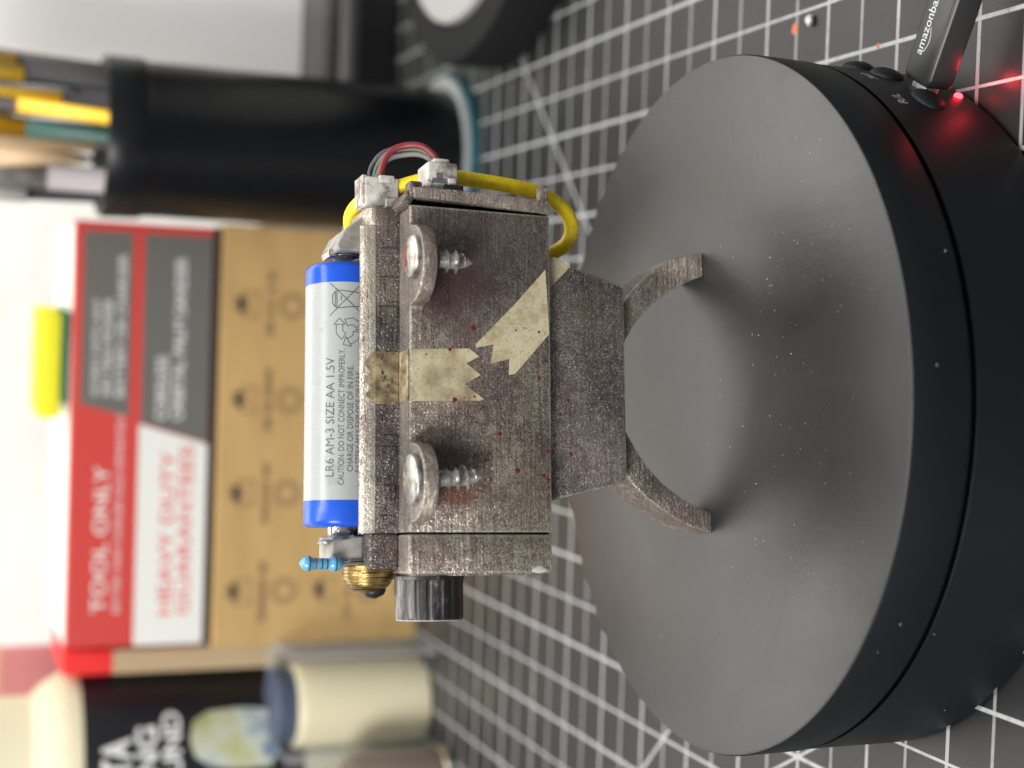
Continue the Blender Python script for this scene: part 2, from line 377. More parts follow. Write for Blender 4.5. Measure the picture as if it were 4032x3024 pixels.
mb = MB(); mb.lathe([(66.4, 1.2), (66.9, 1.0), (67.8, 1.6), (67.95, 2.2), (67.95, 24.2), (67.5, 24.6), (66.2, 24.7), (65.8, 24.9)], n=192)
for k in range(4):
    a = math.radians(45 + 90 * k); mb.lathe([(5, 0.0), (5.3, .4), (5.3, 1.6)], (52 * math.cos(a), 52 * math.sin(a), 0), n=24)
body = mb.build('base', [SIDE], root, smooth_angle=40)
mb = MB(); mb.lathe([(67.98, 24.42), (67.98, 25.32)], n=192, cap=False); mb.build('seam_ring', GAP, root, smooth_angle=40)
def on_side(ang, r, z): a = math.radians(ang); return Vector((r * math.cos(a), r * math.sin(a), z))
for ang, z in ((-12.5, 13.5), (-20.5, 13.3), (-32.3, 13.0)):
    mb = MB(); b = bmesh.new(); bmesh.ops.create_uvsphere(b, u_segments=28, v_segments=16, radius=1)
    d = on_side(ang, 1, 0)
    M_ = Matrix.Translation(on_side(ang, 67.9, z)) @ Matrix.Rotation(math.radians(ang), 4, 'Z') @ Matrix.Diagonal((1.5, 3.9, 2.9, 1))
    bmesh.ops.transform(b, verts=b.verts[:], matrix=M_)
    for f in b.faces: f.smooth = True
    mb.merge(b); mb.build('button', SIDE, root)
# white marks beside the buttons
mb = MB()
for txt, ang0, z0, wd, ht in (('360', -24.6, 18.2, 4.2, 1.7), ('R/L', -34.6, 18.8, 4.0, 1.9)):
    add_text(mb, txt, lambda x, y, a=ang0, z=z0: on_side(a + math.degrees(x / 68.02), 68.02, z + y), wd, ht, bold=.01)
mb.build('side_marks', WHITEINK, root)
# status lamp: lit red
LED = mat('lit_red_lamp', (.5, .0, .01), .3, emit=(1.0, .02, .03), estr=16)
mb = MB(); mb.lathe([(.8, -.6), (.8, .4), (.6, .7), (0, .85)], on_side(-29.5, 67.9, 4.2), on_side(-29.5, 1, 0), n=20); mb.build('status_lamp', LED, root)
pd = bpy.data.lights.new('status_lamp_light', 'POINT'); pd.energy = .0016; pd.color = (1, .03, .05); pd.shadow_soft_size = .0012
po = bpy.data.objects.new('status_lamp_light', pd); COL.objects.link(po); po.location = on_side(-32.4, 73.5, 3.2) * S

# usb plug and its lead
PLUG = mat('black_plug_plastic', (.018, .019, .020), .34, 0, .5); t = NT(PLUG); t.bump(t.noise(1700, 3, .6), .25, .08)
root = empty('usb_cable', (60.5, -31.4, 0), (0, 0, math.radians(-27))); tag(root, 'black usb plug with white lettering pushed into the side of the turntable', 'cable')
mb = MB(); mb.prism([(.9, -3.6), (2.0, -4.5), (46, -5.1), (50, -3.0), (50, 2.6), (46, 4.8), (2.0, 4.1), (.9, 3.4)], 7.3, 13.0, 'z', .9, seg=3)
mb.build('plug_body', PLUG, root, smooth_angle=50)
mb = MB(); mb.box(-3, 5, -2.4, 2.4, 8.6, 11.6, .4); mb.build('plug_tip', STEEL, root)
mb = MB(); mb.tube([(49, 0, 10), (60, .5, 9.5), (85, 3, 6), (120, 8, 2.3), (190, 5, 2.2)], 2.1, 14, sub=8); mb.build('lead', PLUG, root)
mb = MB(); add_text(mb, 'amazonbasics', lambda x, y: (5.9 + x, .35 + y, 13.03), 13.4, 2.0, bold=.006)
arc = [(6.6 + 4.6 * k / 20, .05 - .75 * math.sin(math.pi * k / 20), 13.03) for k in range(21)]
for k in range(20):
    a, b_ = Vector(arc[k]), Vector(arc[k + 1]); q = Vector((0, .09, 0))
    mb.bm.faces.new([mb.bm.verts.new(p) for p in (a - q, b_ - q, b_ + q, a + q)])
mb.build('plug_lettering', WHITEINK, root)

# ------------------------------------------------------------------ the gadget (one thing, many parts)
YAW = math.radians(8.7); ROLL = 0.015
G = empty('battery_gadget', (2.2, -2.0, 37), (0, ROLL, YAW))
tag(G, 'grimy silver gunmetal gadget on two curved claw legs with screws, tape and a yellow wire', 'gadget')
def bp(mb_):                                # body coordinates use the mat as z=0; shift to the root
    bmesh.ops.translate(mb_.bm, vec=(0, 0, -GZ), verts=mb_.bm.verts[:]); return mb_
def part(mb_, name, mats, parent=None, label=None, sm=None):
    o = bp(mb_).build(name, mats, parent or G, smooth_angle=sm)
    if label: o['label'] = label
    return o
def cv(x, z): return (x - ROLL * (z - 37), z + ROLL * x)     # measured -> body

# casing with paint drops on its front
mb = MB(); mb.box(-27.55, 31.6, -6, 18, 72.9, 100.3, .42, seg=2, bmi=2)
drops = [(11.8, 93.3, .14), (11.6, 88.7, .11), (10.3, 88.2, .25), (10.1, 87.7, .14), (1.4, 75.2, .21), (-4.1, 86.5, .16), (-3.3, 78.6, .11), (-3.1, 77.9, .09), (-3.7, 78.1, .07), (-4.1, 75.5, .07), (-4.8, 77.7, .07), (-6.2, 80.3, .09), (-7.8, 82.8, .09), (-9.0, 83.3, .25), (-8.3, 79.8, .14), (-8.6, 79.1, .12), (-9.0, 79.7, .07), (-9.0, 75.5, .16), (-12.9, 88.2, .16), (-12.6, 85.3, .16), (-12.6, 86.9, .07), (-12.9, 78.5, .11), (-5.1, 89.4, .12), (-13.8, 86.1, .18), (-13.8, 85.5, .11), (-14.7, 85.7, .09), (-15.1, 88.1, .12), (-13.9, 80.4, .11), (-14.7, 82.2, .07), (-15.7, 79.9, .26), (-16.2, 78.4, .11), (-16.6, 74.8, .19), (-15.9, 74.3, .07), (-17.3, 73.9, .21), (-18.7, 73.9, .16), (-17.4, 86.3, .14), (-17.4, 85.2, .16), (-18.2, 79.9, .11), (-20.2, 82.5, .12), (-16.6, 83.5, .07), (-15.0, 77.4, .07), (-12.1, 73.9, .21)]
for x, z, r in drops:
    x, z = cv(x, z); mb.dot(x, z, -6.0, r * 1.75, 1)
for _ in range(60):
    x = random.gauss(-11, 7); z = random.gauss(82, 5)
    if -26 < x < 30 and 74 < z < 97: mb.dot(x, z, -6.0, random.uniform(.04, .09), 1)
part(mb, 'casing', [FRONT, BLOOD, EDGE], sm=35)
# lighter dusty top ledge
mb = MB(); mb.box(-26.9, 31.0, -5.3, -.02, 100.25, 100.42, .05); part(mb, 'top_ledge', TOPM)
# end cap, closed against the casing with a fine seam
mb = MB(); mb.box(-34.9, -27.84, -6.1, 18, 72.95, 100.45, .5, seg=2, bmi=2)
mb.box(-35.25, -34.6, -5.2, 17.2, 74.2, 99.6, .25)
b = bmesh.new(); bmesh.ops.create_icosphere(b, subdivisions=3, radius=1)
for v in b.verts: v.co = Vector((v.co.x * .75, v.co.y * .25, v.co.z * 1.5 * (1 - .5 * v.co.x))) * (1 + .12 * math.sin(v.co.x * 5 + v.co.z * 4)) + Vector((-34.1, -5.98, 75.6))
mb.merge(b, 1)
part(mb, 'end_cap', [FRONT, mat('chipped_bare_paint', (.48, .49, .45), .5), EDGE], sm=35)

mb = MB(); mb.box(-27.86, -27.53, -5.35, 17.5, 73.4, 100.0); part(mb, 'seam_gap', GAP)
# battery cradle: trough open at the top
arc_ = [(9 + 7.45 * math.cos(math.radians(a)), 108.4 + 7.45 * math.sin(math.radians(a))) for a in range(188, 353, 9)]
prof = [(18, 100.3), (0, 100.3), (0, 104.9), (.25, 105.8), (.7, 106.9), (1.15, 107.5)] + [(1.62, 107.55)] + arc_[1:-1] + [(16.4, 107.5), (17.4, 106.5), (18, 105)]
n = len(prof)
mi = {i: 0 for i in range(n)}; mi[1] = 1; mi[2] = 0
mb = MB(); mb.prism(prof, -27.55, 28.6, 'x', 0, 0, {1: 1}); part(mb, 'battery_cradle', [SILVER, DARK], sm=50)
# cradle tail towards the right, lower crest, and the sloped grey end wall
tail = [(18, 100.3), (0, 100.3), (0, 104.9), (.3, 105.7), (1.2, 106.3), (3.0, 106.6), (18, 106.6)]
mb = MB(); mb.prism(tail, 28.62, 32.0, 'x', .15, 0, {1: 1}); part(mb, 'cradle_tail', [SILVER, DARK], sm=40)
mb = MB(); mb.prism([(24.3, 103), (24.3, 111.0), (25.2, 111.4), (28.4, 109.8), (32.6, 104.2), (32.6, 103)], 3.2, 15.5, 'y', .3); part(mb, 'cradle_end_wall', GREYWALL)
# left end of the cradle
mb = MB(); mb.box(-34.0, -27.68, 0, 17.5, 100.5, 105.9, .5, seg=3); part(mb, 'cradle_end_block', DARK, sm=35)
mb = MB(); mb.box(-32.6, -28.0, 4.5, 14, 105.8, 111.6, .35); part(mb, 'cradle_end_wall', GREYWALL)
# embossed ribs and grime ridges on the dark cradle face
mb = MB()
for (x0, x1, z0, z1) in ((12.1, 13.6, 100.8, 104.6), (14.0, 14.5, 100.8, 103.2), (-10.6, -9.9, 100.8, 103.6), (-13.5, -12.0, 101, 104), (-22.0, -19.0, 101.2, 103.4), (-25.6, -24.4, 101.4, 104.2), (24.0, 24.5, 100.8, 104.4), (18.7, 19.1, 100.8, 104.5)):
    mb.box(x0, x1, -.28, .2, z0, z1, .1)
for _ in range(46):
    x = random.uniform(-33, 31); z = random.uniform(100.9, 104.4); l = random.uniform(.3, 1.4)
    mb.box(x, x + l, -random.uniform(.1, .3), .2, z, z + random.uniform(.15, .5), .05, rot=(0, random.uniform(-.5, .5), 0))
part(mb, 'cradle_ribs', DARK)
# engraved scratches on the crest
mb = MB()
for _ in range(34):
    x = random.gauss(-2, 9) if random.random() < .6 else random.uniform(-26, 25); l = random.uniform(.4, 1.8); a = random.choice([0, 1.57, .8, -.6])
    if x < -26.5 or x > 24: continue
    y = random.uniform(.25, .95); z = 105.8 + (y - .25) * 2.45 - .02
    mb.box(x, x + l, y - .05, y + .05, z - .05, z + .05, .02, rot=(0, a * .35, 0))
part(mb, 'crest_scratches', LAYER)

# end plate on the right, standing slightly ajar
mb = MB(); mb.box(31.62, 32.5, -4.6, 17.0, 73.6, 99.6, 0); part(mb, 'seam_gap', GAP)
mb = MB(); mb.prism([(31.9, 72.7), (32.2, 80), (32.9, 95), (33.0, 99.3), (35.0, 99.7), (35.1, 92), (34.7, 80), (34.5, 72.7)], -5.9, 17.5, 'y', .3); part(mb, 'end_plate', LAYER, sm=35)
mb = MB(); mb.box(33.1, 36.3, -5.2, -2.2, 97.6, 100.2, .5); mb.box(31.2, 34.4, -5.0, 3.5, 99.4, 101.2, .5, rot=(0, .45, 0)); part(mb, 'latch', DARK, sm=40)
mb = MB(); mb.box(34.4, 37.4, -4.8, -2.8, 72.6, 74.4, .3); part(mb, 'wire_hook', LAYER)
mb = MB(); mb.box(34.9, 36.0, -5.6, -3.0, 89.9, 93.6, .1); part(mb, 'pad', BLACK)

# screw tabs and screws
def tabscrew(cx, r, hx, hr, hy, tip_z, tilt, rusty, yc):
    pts = [(cx - r, 0.0)] + [(cx - r * math.cos(math.radians(a)), yc - (r - .1) * math.sin(math.radians(a))) for a in range(0, 181, 12)] + [(cx + r, 0.0)]
    pts = [(cx - r - 1.0, -5.9), (cx - r - .3, -6.4)] + pts[1:-1] + [(cx + r + .3, -6.4), (cx + r + 1.0, -5.9)]
    mb = MB(); mb.prism(pts, 97.75, 100.5, 'z', .34, seg=2, bmi=1)
    tb = part(mb, 'mounting_tab', [LAYER, EDGE], sm=40)
    mb = MB(); mb.prism([(a, b_) for a, b_ in pts], 100.46, 100.56, 'z', 0)
    bmesh.ops.scale(mb.bm, vec=(.955, .955, 1), space=Matrix.Translation((-cx, -yc, 0)), verts=mb.bm.verts[:])
    part(mb, 'tab_face', TABF, tb); bpy.context.view_layer.update()
    s = empty('screw', (hx, hy, 100.55 - GZ)); s.parent = G; s.rotation_euler = tilt
    mb = MB(); mb.lathe([(hr * .98, 0), (hr, .4), (hr * .985, .8), (hr * .93, 1.05), (hr * .6, 1.32), (0, 1.42)], n=48)
    mb.build('screw_head', STEEL, s, smooth_angle=40)
    mb = MB(); L_ = 100.55 - tip_z; N = 260; P = 1.75
    core = MB(); mb.lathe([(1.45, 0), (1.45, -(L_ - 3.0)), (.9, -(L_ - 1.2)), (0.05, -L_)], n=24)
    b = bmesh.new(); prev = None
    for k in range(N + 1):
        f = k / N; z = -1.7 - f * (L_ - 2.2); a = -2 * math.pi * (f * (L_ - 2.2)) / P
        taper = 1 if z > -(L_ - 3.0) else max(.12, (z + L_) / 3.0)
        ri, ro = 1.35 * taper, 2.25 * taper
        ca, sa = math.cos(a), math.sin(a)
        cur = [b.verts.new((ri * ca, ri * sa, z + .38)), b.verts.new((ro * ca, ro * sa, z)), b.verts.new((ri * ca, ri * sa, z - .38))]
        if prev:
            b.faces.new((prev[0], prev[1], cur[1], cur[0])); b.faces.new((prev[1], prev[2], cur[2], cur[1]))
        prev = cur
    bmesh.ops.recalc_face_normals(b, faces=b.faces[:]); mb.merge(b)
    mb.build('screw_thread', THREAD, s, smooth_angle=30)
    mb = MB()
    if rusty:
        mb.box(-hr * .45, hr * .55, .9, 2.9, .95, 1.42, .12, rot=(-.12, .05, .4)); mb.build('rust_smear', RUST, s)
    else:
        mb.box(-.55, .55, hr * .42, hr * .96, .55, 1.36, .1, rot=(-.2, 0, 0)); mb.build('screw_slot', BRASS, s)
tabscrew(20.3, 7.2, 21.1, 3.95, -9.8, 89.6, (.02, .03, 0), True, -7.2)
tabscrew(-18.8, 6.9, -18.4, 4.6, -9.9, 88.0, (-.03, -.05, 0), False, -8.3)

# bracket plate below the casing, and the two curved claw legs
mb = MB(); mb.prism([(-22.0, 73.4), (-18.3, 57.0), (-17.4, 56.1), (19.2, 56.2), (19.9, 57.0), (23.9, 70.6), (24.2, 73.4)], -3, 9.5, 'y', .4, seg=2, bmi=2)
for x, z, r in [(7.7, 64.6, .14), (-2.3, 68.2, .16), (-5.0, 69.8, .14), (-9.0, 71.1, .12), (-12.4, 67.9, .23), (-11.0, 66.9, .11), (-14, 60.5, .12), (-15.5, 62.5, .1), (9, 60, .08)]:
    x, z = cv(x, z); mb.dot(x, z, -3.0, r * 1.75, 1)
part(mb, 'bracket_plate', [grimy('grimy_bracket_paint', (.055, .045, .042), (.185, .162, .148), (.38, .345, .305), .525, .3, .46, bump=.4), BLOOD, EDGE], sm=35)
legs = {1: ([(28.1, 37.4), (27.6, 40.5), (26.4, 44.5), (24.8, 47.2), (22.6, 50.0), (20.0, 52.8), (17, 55.2), (13, 57.0)], [(23.4, 37.4), (22.4, 40.0), (20.7, 43.2), (18.9, 46.2), (16.8, 48.9), (14.8, 51.0), (12.5, 52.9), (9.8, 54.6), (7, 56.0), (5.6, 57.0)]),
        -1: ([(-27.5, 36.6), (-26.7, 40.0), (-25.8, 42.4), (-24.6, 44.7), (-22.9, 47.6), (-20.9, 50.6), (-18.4, 53.4), (-15.5, 55.8), (-13, 57.0)], [(-23.6, 36.6), (-22.9, 38.8), (-21.6, 41.6), (-19.9, 44.5), (-17.7, 47.4), (-15.0, 50.2), (-12.4, 52.2), (-9.6, 53.9), (-6.6, 55.7), (-4.6, 57.0)])}
for sgn, (outer, inner) in legs.items():
    mb = MB(); mb.prism(outer + inner[::-1], -.2, 9.8, 'y', .3, bmi=1)
    part(mb, 'leg', [LAYER, EDGE], sm=40)

# masking tape
def tape(pts, y, name, m_, parent, y1=None, th=.09):
    mb = MB(); mb.prism([cv(*p) for p in pts], y, y - th, 'y', 0); return part(mb, name, m_, parent)
tpA = [(6.1, 100.0), (6.5, 89.0), (5.1, 87.0), (3.8, 89.6), (1.7, 86.8), (0.0, 89.9), (-2.7, 86.3), (-3.0, 87.0), (-3.1, 92.3), (-3.3, 100.0)]
mb = MB(); mb.prism([cv(*p) for p in tpA], -6.02, -6.12, 'y', 0)
for x, z, r in ((6.2, 92.7, .21), (5.2, 97.2, .12), (-2.9, 91.9, .3), (-2.3, 88.1, .16), (-2.5, 90.1, .11), (-2.6, 89.2, .1)):
    x, z = cv(x, z); mb.dot(x, z, -6.12, r * 1.5, 1)
part(mb, 'tape_strip', [TAPE, BLOOD])
mb = MB(); mb.box(-4.3, 5.3, -.12, .02, 100.6, 105.0, .02); mb.prism([(-4.0, -5.6), (5.2, -5.6), (5.2, -.1), (-4.0, -.1)], 100.43, 100.5, 'z')
zz = [(-4.2, .02, 105.0), (-2.6, .62, 106.7), (-1.4, .2, 105.6), (.2, .7, 106.9), (1.6, .22, 105.7), (3.2, .72, 107.0), (5.2, .1, 105.2)]
vv = [mb.bm.verts.new((a, b_ - .07, c_ + .05)) for a, b_, c_ in zz] ; base = [mb.bm.verts.new((a, -.1, 104.9)) for a, _, _ in zz]
for k in range(len(zz) - 1): mb.bm.faces.new((base[k], base[k + 1], vv[k + 1], vv[k]))
part(mb, 'tape_strip', TAPED, label='soot darkened end of masking tape running up the battery cradle')
tpB = [(21.8, 73.6), (15.3, 79.6), (7.3, 87.7), (6.7, 87.5), (7.4, 84.2), (3.9, 84.7), (4.8, 81.1), (1.8, 81.3), (2.1, 80.1), (9.7, 73.1)]
mb = MB(); mb.prism([cv(*p) for p in tpB], -6.02, -6.12, 'y', 0)
for x, z, r in ((10.1, 79.8, .13), (10.7, 78.2, .08), (10.6, 77.7, .1), (10.0, 75.2, .17), (9.8, 74.0, .08)):
    x, z = cv(x, z); mb.dot(x, z, -6.12, r * 1.5, 1)
part(mb, 'tape_strip', [TAPE, BLOOD])
mb = MB(); mb.prism([cv(*p) for p in [(24.6, 72.4), (24.9, 70.4), (23.9, 67.4), (23.2, 67.2), (18.0, 72.4)]], -3.02, -3.12, 'y', 0); part(mb, 'tape_strip', TAPE)

# knob, brass dial, battery contacts, resistor
mb = MB(); NR = 108; b = bmesh.new(); ringsK = []
KC = Vector((0, 1.0, 94.4))
for (x, k_) in ((-35.2, 1.0), (-35.3, 1.04), (-35.9, 1.04), (-36.0, 1.0), (-42.7, 1.0), (-43.1, .96), (-43.15, .80), (-42.7, .78), (-42.7, 0)):
    if k_ == 0: ringsK.append([b.verts.new(KC + Vector((x, 0, 0)))]); continue
    R_ = []
    for k in range(NR):
        a = 2 * math.pi * k / NR
        r = 6.2 * k_ * (1 - (.045 if (k % 6 in (0, 1)) and k_ in (1.0,) and x < -35.95 else 0))
        R_.append(b.verts.new(KC + Vector((x, r * math.cos(a), r * math.sin(a)))))
    ringsK.append(R_)
for i in range(len(ringsK) - 1):
    A, B = ringsK[i], ringsK[i + 1]
    for k in range(NR):
        if len(B) == 1: b.faces.new((A[k], A[(k + 1) % NR], B[0]))
        else: b.faces.new((A[k], A[(k + 1) % NR], B[(k + 1) % NR], B[k]))
bmesh.ops.recalc_face_normals(b, faces=b.faces[:]); mb.merge(b)
part(mb, 'knob', KNOB, sm=30)
mb = MB(); mb.lathe([(6.0, 0), (6.0, .12), (4.9, .12)], (-43.05, 1.0, 94.4), (-1, 0, 0), n=60, cap=False); kr = part(mb, 'knob_rim', mat('worn_white_edge', (.5, .5, .46), .5))
mb = MB(); mb.lathe([(4.6, -1.4), (4.85, 0), (4.75, .8), (4.3, 1.8), (3.6, 2.8), (2.4, 3.7), (0, 3.9)], (-34.4, 7, 104.0), (-1, 0, -.12), n=64); bd = part(mb, 'brass_dial', BRASS, sm=50)
mb = MB(); mb.lathe([(2.2, 0), (2.1, .6), (1.6, 1.3), (0, 1.8)], (-37.6, 6.6, 103.1), (-1, -.05, -.15), n=32)
part(mb, 'dial_button', BLACK, bd, sm=60)
mb = MB(); mb.lathe([(3.2, 0), (3.2, .35), (1.9, .45), (1.4, .9)], (24.2, 9, 108.5), (-1, 0, 0), n=32); mb.box(23.4, 24.9, 6.2, 11, 110.6, 112.2, .25); part(mb, 'battery_contact', [NICKEL])
mb = MB(); mb.box(-28.9, -28.3, 4.0, 10.5, 107.5, 112.9, .15, rot=(0, -.22, 0)); mb.tube([(-28.0, 9 + 1.9 * math.cos(k * .6), 109 + 1.9 * math.sin(k * .6)) if k < 11 else (-28.0 + .0, 9, 109) for k in range(11)], .3, 8, sub=2); part(mb, 'battery_contact', [STEEL])
mb = MB(); mb.tube([(-32.9, 3.6, 99.0), (-32.95, 3.6, 104), (-33.0, 3.9, 110.5)], .32, 8, sub=4); mb.tube([(-32.3, 4.2, 99.5), (-32.3, 4.4, 104), (-32.5, 4.3, 108.5)], .3, 8, sub=4)
rs = part(mb, 'resistor_lead', LEAD)
prof = [(.30, -.9), (.5, -.3), (.95, .1), (1.28, .55), (1.33, 1.0), (1.33, 1.25), (1.33, 1.5), (1.15, 1.9), (1.0, 2.15), (1.0, 2.6), (1.0, 2.85), (1.0, 3.55), (1.0, 3.8), (1.0, 4.6), (1.0, 4.95), (1.02, 5.2), (1.2, 5.5), (1.33, 5.9), (1.33, 6.15), (1.25, 6.6), (.9, 7.1), (.45, 7.5), (.15, 7.65), (0, 7.7)]
band = {4: 1, 9: 1, 11: 1, 13: 2, 17: 1}
mb = MB(); mb.lathe(prof, (-33.0, 3.9, 110.0), (0.02, 0, 1), n=28, mis=[band.get(i, 0) for i in range(len(prof) - 1)], cap=False)
part(mb, 'resistor', [RESBLUE, BAND, BANDB], sm=60)

# white connectors and their wires
mb = MB(); mb.box(34.9, 40.4, -4.5, 2, 90.6, 96.4, .4); mb.box(35.4, 37.4, -5.2, -4.0, 91.2, 92.6, .2); mb.box(39.0, 41.2, -4.2, 1.6, 92.0, 95.2, .4); mb.box(35.1, 36.6, -5.0, 2.4, 95.8, 97.0, .3, rot=(0, .3, 0))
co = part(mb, 'connector', NYLON, sm=30, label='lower white wire connector clipped to the end plate')
mb = MB(); mb.box(37.0, 38.3, -4.62, -4.4, 93.6, 94.8, 0); mb.box(36.4, 37.2, -4.62, -4.4, 92.9, 95.6, 0); part(mb, 'connector_slot', mat('shadowed_slot', (.12, .12, .13), .7), co)
mb = MB(); mb.box(33.2, 38.6, 3.2, 9.0, 99.6, 106.0, .35)
for k in range(5): mb.box(33.4, 38.9, 3.6 + k * 1.15, 4.15 + k * 1.15, 105.7, 106.6, .12)
mb.box(33.0, 34.6, 2.7, 8.6, 99.9, 102.2, .2); mb.box(37.6, 39.0, 3.0, 8.0, 100.5, 103.4, .2)
part(mb, 'connector', NYLON, sm=30, label='upper white wire connector behind the cradle end')
wires = [('red_wire', RED, .72, 0.0, 0.0), ('green_wire', GREEN, .62, 1.5, -.5), ('grey_wire', GREY, .6, .9, -1.6), ('black_wire', BLACK, .5, 1.9, -1.3), ('violet_wire', VIOLET, .6, 2.9, .2)]
for nm, m_, r, dy, dr in wires:
    r *= .9; dr -= .6; a = [(38.4, 5.2 + dy, 102.4 + dy * .45), (41.6 + dr * .7, 5.0 + dy, 102.3 + dy * .45), (44.4 + dr * .8, 4.4 + dy * .8, 100.9 + dy * .3), (45.7 + dr, 3.2 + dy * .7, 98.2), (45.2 + dr * .9, 1.4 + dy * .6, 95.6), (43.0 + dr * .6, -.2 + dy * .5, 93.7), (40.8, -1.0 + dy * .5, 93.2)]
    mb = MB(); mb.tube(a, r, 12, sub=8); part(mb, nm, m_)
mb = MB(); mb.tube([(27.8, 17.5, 99.5), (29.2, 15.8, 103.2), (31.0, 13.4, 105.9), (33.2, 11.6, 106.3), (35.2, 9.2, 104.9), (36.6, 6.5, 101.5), (37.9, 4.0, 97.5), (38.9, 2.0, 93.2), (39.2, 1.2, 88.9), (38.7, .5, 82), (38.1, .3, 76), (37.4, .8, 71.6), (35.9, 2.5, 67.0), (33.9, 4.3, 64.3), (31.4, 5.6, 63.4), (29.0, 7, 64.4), (27.2, 9.4, 67.6), (26.6, 11.5, 73.2)], 1.42, 18, sub=8)
part(mb, 'yellow_wire', YELLOW)

# ------------------------------------------------------------------ battery lying in the cradle (its own thing)
BT = empty('battery', (2.2, -2.0, 37), (0, ROLL, YAW)); tag(BT, 'white and blue AA battery with grey lettering lying in the cradle of the gadget', 'battery')
BC = Vector((0, 9, 108.45)); BR = 7.18
mb = MB()
pf = [(2.6, 0), (6.0, 0), (6.55, .1), (7.0, .5), (BR, 1.1), (BR, 4.8), (BR, 44.5), (BR, 47.3), (7.05, 47.9), (6.75, 48.25), (6.2, 48.5), (2.6, 48.6)]
mb.lathe(pf, (-26.35, 9, 108.45), (1, 0, 0), n=120, mis=[1, 1, 1, 1, 1, 0, 1, 1, 1, 1, 1], cap=True)
# overlap of the plastic sleeve
part(mb, 'wrapper', [BATW, BATB], BT, sm=60)
mb = MB(); mb.lathe([(2.75, -.3), (2.75, 1.1), (2.55, 1.5), (0, 1.55)], (-26.35, 9, 108.45), (-1, 0, 0), n=40); part(mb, 'positive_cap', NICKEL, BT, sm=40)
mb = MB()
def oncyl(x, t_, phi0, rr=BR + .03):
    ph = math.radians(phi0) + t_ / rr
    return Vector((x, 9 - rr * math.cos(ph), 108.45 + rr * math.sin(ph)))
for txt, x0, wd, ht, ph, bo in (('LR6 AM-3 SIZE AA 1.5V', -17.4, 21.6, 1.62, 28.5, .0), ('CAUTION: DO NOT CONNECT IMPROPERLY,', -18.9, 24.7, 1.08, 13.8, .0),
                            ('CHARGE OR DISPOSE OF IN FIRE.', -16.5, 19.3, 1.08, 1.0, .0), ('BATTERY MAY EXPLODE OR LEAK.', -16.6, 18.6, 1.08, -11.2, .0)):
    add_text(mb, txt, lambda x, y, x0=x0, ph=ph: oncyl(x0 + x, y, ph), wd, ht, bold=bo, fine=True)
def stroke(p0, p1, wd=.16, phi0=12):
    p0 = Vector(p0); p1 = Vector(p1); n_ = 6; d = (p1 - p0).normalized(); q = Vector((-d.y, d.x)) * wd / 2
    for k in range(n_):
        a = p0.lerp(p1, k / n_); c_ = p0.lerp(p1, (k + 1) / n_)
        mb.bm.faces.new([mb.bm.verts.new(oncyl(v.x, v.y, phi0)) for v in (a - q, c_ - q, c_ + q, a + q)])
# crossed-out wheelie bin, centre x about 15.3
bx = 14.9
for a, c_ in (((-2.6, -3.0), (3.0, 3.0)), ((-3.0, 3.0), (2.9, -2.8)), ((-1.5, 2.0), (1.6, 2.0)), ((-1.9, 1.7), (2.1, 1.7)), ((-1.6, 1.7), (-1.2, -2.6)), ((1.7, 1.7), (1.3, -2.6)), ((-1.2, -2.6), (1.3, -2.6)), ((-1.4, 2.0), (-.7, 2.5)), ((1.5, 2.0), (.8, 2.5)), ((-.7, 2.5), (.8, 2.5)), ((-.2, .9), (.7, .9))):
    stroke((bx + a[0], a[1]), (bx + c_[0], c_[1]))
# three chasing arrows, centre x about 8.6
for k in range(3):
    an = math.radians(120 * k + 90); ca, sa = math.cos(an), math.sin(an)
    def T(p): return (9.2 + (p[0] * ca - p[1] * sa) * .9, -.55 + (p[0] * sa + p[1] * ca) * .9)
    sh = [(2.6, -1.2), (2.6, .6), (1.5, 1.9), (.6, .7), (1.3, .1), (1.3, -1.2), (2.6, -1.2)]
    for i in range(len(sh) - 1): stroke(T(sh[i]), T(sh[i + 1]), .13)
    hd = [(2.6, -1.2), (3.1, -1.2), (1.95, -2.5), (.8, -1.2), (1.3, -1.2)]
    for i in range(len(hd) - 1): stroke(T(hd[i]), T(hd[i + 1]), .13)
bmesh.ops.recalc_face_normals(mb.bm, faces=mb.bm.faces[:])
part(mb, 'battery_lettering', INK, BT)

# ------------------------------------------------------------------ background things on the mat
KRAFT = mat('brown_kraft_card', (.47, .30, .115), .75); t = NT(KRAFT); t.col(t.ramp(t.noise(30, 5, .6, stretch=(1, 1, 4)), [(.3, (.43, .275, .105)), (.7, (.53, .35, .14))])); t.bump(t.noise(500), .3, .15)
PRINT = mat('dark_print', (.085, .068, .045), .7); PRINTL = mat('faint_print', (.30, .20, .09), .7)
root = empty('kraft_box', (-28.5, 289, 0)); tag(root, 'plain brown cardboard box with a row of dark printed icons, under the red box', 'box')
mb = MB(); mb.box(-78.2, 78.2, 0, 75, 0, 79.6, .8); mb.build('carton', KRAFT, root)
mb = MB(); mb.box(-77.6, 76.8, 1.4, 74, 79.65, 82.6, .2); mb.build('shaded_lid_edge', mat('shade_darkened_card', (.045, .032, .024), .8), root)  # set-back lid edge; the shade of the slit is painted into its colour
mb = MB()
def fx(x): return x + 28.5
def flat(x0, x1, z0, z1, mi=0, y=-.06):
    mb.bm.faces.new([mb.bm.verts.new(p) for p in ((x0, y, z0), (x1, y, z0), (x1, y, z1), (x0, y, z1))]).material_index = mi
